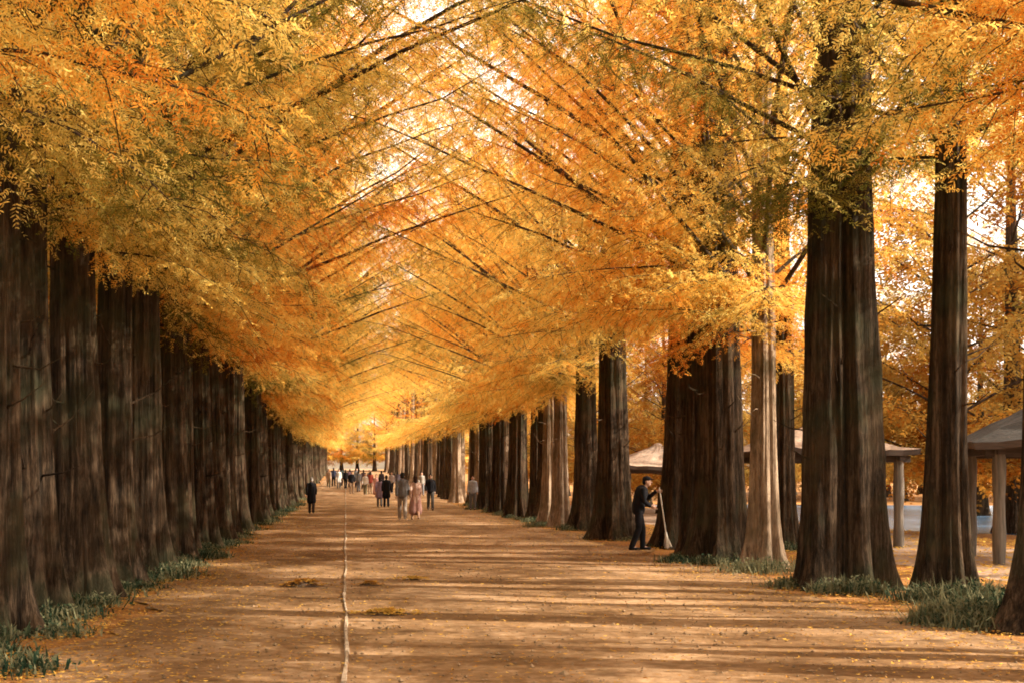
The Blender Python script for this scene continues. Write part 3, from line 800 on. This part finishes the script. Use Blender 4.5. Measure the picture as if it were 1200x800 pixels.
def figure_meshes(pose, voxel=.014, fingers=True):
    """facing +y, feet on z = 0, height about 1.72"""
    J = {}
    J['pel'] = (0, 0, .93); J['wst'] = (0, .0, 1.08); J['chest'] = (0, .01, 1.30); J['neck'] = (0, .0, 1.47); J['head'] = (0, .03, 1.60)
    J['shL'], J['shR'] = (-.165, 0, 1.40), (.165, 0, 1.40)
    J['elL'], J['elR'] = (-.225, -.02, 1.13), (.225, -.02, 1.13)
    J['wrL'], J['wrR'] = (-.235, .05, .89), (.235, .05, .89)
    J['hiL'], J['hiR'] = (-.09, 0, .90), (.09, 0, .90)
    J['knL'], J['knR'] = (-.10, .03, .50), (.10, .03, .50)
    J['anL'], J['anR'] = (-.10, -.01, .085), (.10, -.01, .085)
    if pose == 'walk':
        J['knL'], J['anL'] = (-.09, .17, .52), (-.09, .27, .10)
        J['knR'], J['anR'] = (.09, -.02, .49), (.09, -.27, .13)
        J['elL'], J['wrL'] = (-.22, -.12, 1.15), (-.22, -.10, .90)
        J['elR'], J['wrR'] = (.22, .05, 1.14), (.21, .20, .93)
    if pose == 'sweep':
        J['chest'] = (0, .07, 1.29); J['neck'] = (0, .13, 1.45); J['head'] = (0, .19, 1.575)
        J['shL'], J['shR'] = (-.18, .09, 1.39), (.18, .09, 1.39)
        J['elL'], J['wrL'] = (-.24, .24, 1.20), (-.08, .40, 1.36)
        J['elR'], J['wrR'] = (.25, .12, 1.12), (.10, .26, 1.02)
        J['knL'], J['anL'] = (-.11, .10, .50), (-.12, .10, .085)
        J['knR'], J['anR'] = (.11, .0, .50), (.12, -.16, .085)
    a = {k: np.array(v, float) for k, v in J.items()}
    def legs(r0, r1, r2): return [('cap', [a['hi' + s], a['kn' + s], a['an' + s]], [r0, r1, r2]) for s in 'LR']
    def arms(r0, r1, r2): return [('cap', [a['sh' + s], a['el' + s], a['wr' + s]], [r0, r1, r2]) for s in 'LR']
    hd = a['head']
    body = legs(.078, .052, .036) + arms(.046, .036, .025)
    body += [('cap', [a['pel'], a['wst'], a['chest']], [.12, .115, .125]), ('cap', [a['shL'], a['chest'], a['shR']], [.06, .09, .06]), ('cap', [a['neck'] - [0, 0, .05], hd - [0, .01, .04]], [.052, .05]),
             ('ell', hd + [0, 0, .015], (.076, .094, .112)), ('ell', hd + [0, .025, -.055], (.052, .062, .055)),
             ('cap', [hd + [0, .085, .005], hd + [0, .108, -.022]], [.010, .015]), ('ell', hd + [-.078, -.005, -.005], (.012, .02, .032)), ('ell', hd + [.078, -.005, -.005], (.012, .02, .032)),
             ('cap', [hd + [-.02, .082, -.062], hd + [.02, .082, -.062]], [.010, .010])]
    for s, sg in (('L', -1), ('R', 1)):
        w = a['wr' + s]; d = w - a['el' + s]; d /= np.linalg.norm(d)
        if pose == 'sweep': d = d * .3 + np.array([0, .9, -.2]); d /= np.linalg.norm(d)
        side = np.array([0, 1.0, 0]) if pose != 'sweep' else np.array([0, .2, 1.0])
        side = side - d * side.dot(d); side /= np.linalg.norm(side)
        nrm = np.cross(d, side) * sg
        palm = w + d * .055
        body.append(('cap', [w, palm + side * .012, w + d * .085], [.026, .030, .026])); body.append(('cap', [w + d * .03 + side * .01, w + d * .08 + side * .02], [.022, .022])); body.append(('cap', [w + d * .03 - side * .01, w + d * .08 - side * .02], [.022, .022]))
        if fingers:
            for q, (o_, ln) in enumerate(((.031, .070), (.011, .080), (-.010, .074), (-.030, .058))):
                b0 = w + d * .085 + side * o_; curl = nrm * (-.35 if pose != 'sweep' else -.9)
                k1 = b0 + (d + curl * .3) / np.linalg.norm(d + curl * .3) * ln * .5; k2 = k1 + (d * .75 + curl) / np.linalg.norm(d * .75 + curl) * ln * .5
                body.append(('cap', [b0, k1, k2], [.0095, .0088, .0075]))
            tb = w + d * .035 + side * .03
            body.append(('cap', [tb, tb + d * .03 + side * .028 - nrm * .01, tb + d * .06 + side * .032 - nrm * .022], [.012, .0105, .0085]))
    for s in 'LR':
        an = a['an' + s]; body.append(('cap', [an, an + [0, .13, -.05]], [.036, .03]))
    top = [('cap', [a['sh' + s], a['el' + s], a['wr' + s] + (a['el' + s] - a['wr' + s]) * .07], [.064, .055, .045]) for s in 'LR']
    top += [('cap', [a['pel'] + [x, 0, -.02], a['wst'] + [x, 0, 0], a['chest'] + [x * 1.3, 0, .02]], [.135, .13, .135]) for x in (-.055, 0, .055)]
    top += [('cap', [a['pel'], a['wst'] + [0, 0, 0], a['chest'] + [0, 0, .06]], [.15, .146, .155])]
    top += [('cap', [a['shL'], a['neck'] - [0, 0, .08], a['shR']], [.064, .085, .064])]
    coat = top + [('cap', [a['pel'] + [x, 0, 0], np.array([x * 1.4, .01, .62])], [.145, .155]) for x in (-.05, .05)]
    skirt = [('cap', [a['pel'] + [x, 0, .08], np.array([x * 1.6, .01, .36])], [.13, .175]) for x in (-.06, .06)]
    bottom = legs(.10, .075, .066) + [('cap', [a['hiL'], a['pel'] + [0, 0, .05], a['hiR']], [.11, .12, .11])]
    shoes = []
    for s in 'LR':
        an = a['an' + s]; b0 = np.array([an[0], an[1], max(.045, an[2] - .04)])
        shoes.append([('cap', [b0 + [0, -.03, 0], b0 + [0, .07, -.005], b0 + [0, .16, -.012]], [.045, .044, .034])])
    hair_s = [('ell', hd + [0, -.012, .035], (.086, .098, .105)), ('ell', hd + [0, -.05, -.02], (.076, .06, .08))]
    hair_l = hair_s + [('cap', [hd + [0, -.07, 0], hd + [0, -.085, -.2]], [.075, .065])]
    cap_ = [('ell', hd + [0, -.005, .06], (.088, .103, .075)), ('cap', [hd + [-.04, .10, .06], hd + [.04, .10, .06]], [.016, .016]), ('cap', [hd + [-.03, .14, .052], hd + [.03, .14, .052]], [.014, .014]), ('ell', hd + [0, -.05, -.01], (.074, .058, .07))]
    B = lambda pr, nm, mat, v=voxel, it=4: remesh_blob(pr, v, it, nm, [mat])
    return dict(body=B(body, 'body', M_SKIN, .0075 if pose == 'sweep' else voxel * .75, 2), jacket=B(top, 'jacket', M_CLOTH), coat=B(coat, 'coat', M_CLOTH), skirt=B(skirt, 'skirt', M_CLOTH), trousers=B(bottom, 'trousers', M_CLOTH),
                hair_short=B(hair_s, 'hair', M_CLOTH, .01), hair_long=B(hair_l, 'hair', M_CLOTH, .01), cap=B(cap_, 'cap', M_CLOTH, .009),
                shoe=[B(s, 'shoe', M_CLOTH, .01, 3) for s in shoes], eye=[hd + [-.03, .082, .008], hd + [.03, .082, .008]], J=a)
FIG = {p: figure_meshes(p) for p in ('walk', 'stand', 'sweep')}
em = MB(); vv = []
v, f = box_vf((0, 0, 0), (.018, .012, .010)); em.add(v, f)
EYE = em.mesh('eye', [M_EYE])

def person(x, y, pose, heading, label, top, top_c, bot, bot_c, hair='hair_short', hair_c=(.02, .015, .012), shoe_c=(.05, .045, .04), h=1.72, group=None):
    F = FIG[pose]
    t = empty('person', (x, y, gz(y) + .018), heading); t.scale = (h / 1.72,) * 3
    tag(t, label, 'person', group)
    obj('body', F['body'], t)
    parts = [('jacket' if top == 'jacket' else 'coat', F[top], top_c), (bot, F[bot], bot_c), ('cap' if hair == 'cap' else 'hair', F[hair], hair_c)]
    for nm, me, c in parts:
        o = obj(nm, me, t); o.color = (*c, 1)
    for s in F['shoe']:
        o = obj('shoe', s, t); o.color = (*shoe_c, 1)
    if y < 70:
        for e in F['eye']: obj('eye', EYE, t, tuple(e))
    return t
BLK, NAVY, GREY, WHT = (.012, .012, .016), (.02, .025, .05), (.16, .16, .17), (.6, .58, .55)
TAN, PINK, LAV, OLV, RED = (.35, .25, .17), (.62, .36, .33), (.33, .25, .36), (.14, .13, .08), (.30, .06, .04)
G_P = 'people strolling far down the avenue'
AW, TO = 0.0, PI
sweeper = person(6.5, 30.3, 'sweep', -PI / 2 - .15, 'person in black clothes and cap sweeping leaves beside the tree row', 'jacket', BLK, 'trousers', BLK, 'cap', BLK, BLK, 1.66)
person(-1.5, 60.0, 'walk', AW, 'grey haired person in a dark coat walking alone on the shaded half', 'coat', BLK, 'trousers', (.03, .02, .02), 'hair_short', (.30, .28, .26), h=1.6)
person(2.12, 51.0, 'walk', AW, 'person in grey jacket and light trousers walking next to one in pink', 'jacket', GREY, 'trousers', (.36, .31, .27), shoe_c=WHT, h=1.78)
person(2.62, 51.2, 'walk', AW + .1, 'long haired person in a pinkish coat beside the one in grey', 'coat', (.48, .32, .26), 'skirt', (.36, .20, .17), 'hair_long', (.03, .015, .012), shoe_c=TAN, h=1.66)
person(4.1, 66, 'walk', TO, 'person in black jacket and grey trousers near the sunlit boles', 'jacket', BLK, 'trousers', (.10, .10, .10), h=1.75)
person(2.15, 72, 'walk', AW, 'person in a long black coat in front of the crowd', 'coat', BLK, 'trousers', NAVY, h=1.7)
person(1.82, 73, 'walk', AW, 'person in a lavender coat next to the one in long black', 'coat', LAV, 'trousers', GREY, 'hair_long', h=1.62)
crowd = [(412, 104, 'jacket', BLK, 'trousers', TAN, 'dark jacket and tan trousers'), (420, 108, 'jacket', GREY, 'trousers', GREY, 'all grey clothes'), (428, 100, 'jacket', WHT, 'trousers', OLV, 'white jacket and olive trousers'),
         (434, 104, 'jacket', RED, 'trousers', TAN, 'rust red jacket'), (441, 94, 'coat', PINK, 'skirt', PINK, 'pale pink coat and skirt'), (405, 118, 'jacket', BLK, 'trousers', BLK, 'all black clothes'),
         (397, 120, 'coat', WHT, 'trousers', GREY, 'long white coat'), (391, 126, 'jacket', NAVY, 'trousers', BLK, 'navy jacket'), (385, 122, 'coat', TAN, 'trousers', OLV, 'long tan coat'),
         (410, 124, 'jacket', LAV, 'trousers', BLK, 'lavender jacket'), (418, 120, 'jacket', (.3, .32, .36), 'trousers', NAVY, 'pale blue grey jacket'), (426, 118, 'coat', (.08, .06, .07), 'trousers', BLK, 'long plum coat'),
         (433, 122, 'jacket', GREY, 'trousers', NAVY, 'grey jacket and navy trousers'), (447, 112, 'jacket', (.05, .04, .05), 'trousers', GREY, 'charcoal jacket'), (459, 104, 'jacket', (.35, .30, .30), 'trousers', BLK, 'pale mauve jacket'),
         (466, 110, 'coat', (.10, .08, .10), 'trousers', BLK, 'dark violet coat'), (494, 98, 'jacket', (.3, .28, .25), 'trousers', GREY, 'beige jacket and grey trousers'), (400, 128, 'jacket', (.10, .16, .18), 'trousers', BLK, 'teal jacket')]
for i, (px, yy, a_, b_, c_, d_, desc) in enumerate(crowd):
    person((px - 405) / 1600 * yy, yy, 'walk' if i % 3 else 'stand', AW + rr.uniform(-.2, .2) if i % 2 else TO + rr.uniform(-.2, .2), f'stroller in {desc} among the crowd at the far sunlit end', a_, b_, c_, d_,
           'hair_long' if i % 2 else 'hair_short', h=rr.uniform(1.58, 1.8), group=G_P)
# seated far visitor group is too small to read; one walker by the boles
person(6.25, 67.2, 'stand', TO, 'person in pale blue grey jacket half hidden among the boles', 'jacket', (.42, .44, .50), 'trousers', GREY, h=1.68)

# the broom held by the sweeper
sw = sweeper.matrix_world if False else Matrix.Translation(sweeper.location) @ Euler(sweeper.rotation_euler).to_matrix().to_4x4() @ Matrix.Scale(1.66 / 1.72, 4)
hl = sw @ Vector((-.08, .50, 1.36)); hr_ = sw @ Vector((.06, .36, 1.0))
gl = sw @ Vector((-.05, .43, 1.34)); 
p_top = sw @ Vector((-.06, .47, 1.44)); p_bot = sw @ Vector((.10, .62, .32))
br = empty('broom', (p_bot.x, p_bot.y, .03)); tag(br, 'long handled pale straw broom held by the person in black', 'broom')
o = np.array(br.location)
mb = MB(); v, f = tube_vf([np.array(p_top) - o, (np.array(p_top) + np.array(p_bot)) / 2 - o, np.array(p_bot) - o], [.014, .014, .015], 8); mb.add(v, f)
obj('handle', mb.mesh('handle', [M_POLE], True), br)
mb = MB(); d = (np.array(p_bot) - np.array(p_top)); d /= np.linalg.norm(d)
for k in range(70):
    a_ = rg.normal(0, .13, 3); q = np.array(p_bot) - o - d * .06
    e = q + (d + a_) / np.linalg.norm(d + a_) * rg.uniform(.26, .33); e[2] = max(e[2], .0)
    v, f = tube_vf([q + rg.normal(0, .012, 3), (q + e) / 2 + a_ * .02, e], [.006, .007, .004], 4); mb.add(v, f)
v, f = tube_vf([np.array(p_bot) - o - d * .10, np.array(p_bot) - o + d * .03], [.026, .034], 10); mb.add(v, f)
obj('bristles', mb.mesh('bristles', [M_STRAW]), br)

# ------------------------------------------------------------------ light, sky, camera
EL, AZ = R(33), R(102)
to_sun = Vector((math.sin(AZ) * math.cos(EL), math.cos(AZ) * math.cos(EL), math.sin(EL)))
sun = bpy.data.lights.new('sun', 'SUN'); sun.energy = 5.0; sun.angle = R(.55); sun.color = (1.0, .86, .68)
so = bpy.data.objects.new('sun', sun); so.rotation_euler = to_sun.to_track_quat('Z', 'Y').to_euler(); so.location = (30, 20, 40); link(so)
w = bpy.data.worlds.new('World'); SC.world = w; w.use_nodes = True
nt = w.node_tree; nt.nodes.clear()
sky = nt.nodes.new('ShaderNodeTexSky'); sky.sky_type = 'NISHITA'; sky.sun_disc = False
sky.sun_elevation = EL; sky.sun_rotation = AZ; sky.dust_density = 6.0; sky.air_density = .7; sky.ozone_density = .3
bg = nt.nodes.new('ShaderNodeBackground'); bg.inputs[1].default_value = .145
wo = nt.nodes.new('ShaderNodeOutputWorld')
tcw = nt.nodes.new('ShaderNodeTexCoord')
cl = noise(nt, tcw.outputs['Generated'], 2.2, 6, .6, (1, 1, 2.5))
cf = ramp(nt, [(.25, (.55, .55, .55)), (.6, (.9, .9, .9))], cl).outputs[0]
skyc = mix(nt, cf, sky.outputs[0], (7.0, 6.5, 5.7))
nt.links.new(skyc, bg.inputs[0]); nt.links.new(bg.outputs[0], wo.inputs[0])

cam = bpy.data.cameras.new('camera'); cam.lens = 48; cam.sensor_width = 36; cam.shift_x = .1625; cam.shift_y = .1317; cam.clip_end = 6000; cam.clip_start = .05
co = bpy.data.objects.new('camera', cam); co.location = (0, 0, 1.65); co.rotation_euler = (R(90), 0, 0); link(co)
SC.camera = co

SC.render.engine = 'CYCLES'
c = SC.cycles
c.use_denoising = True
c.max_bounces = 8; c.diffuse_bounces = 5; c.transmission_bounces = 5; c.glossy_bounces = 2; c.transparent_max_bounces = 4
c.filter_width = 1.8
c.sample_clamp_indirect = 6
SC.view_settings.view_transform = 'Standard'; SC.view_settings.look = 'None'
SC.view_settings.exposure = 1.66; SC.view_settings.gamma = 1; SC.view_settings.use_curve_mapping = False
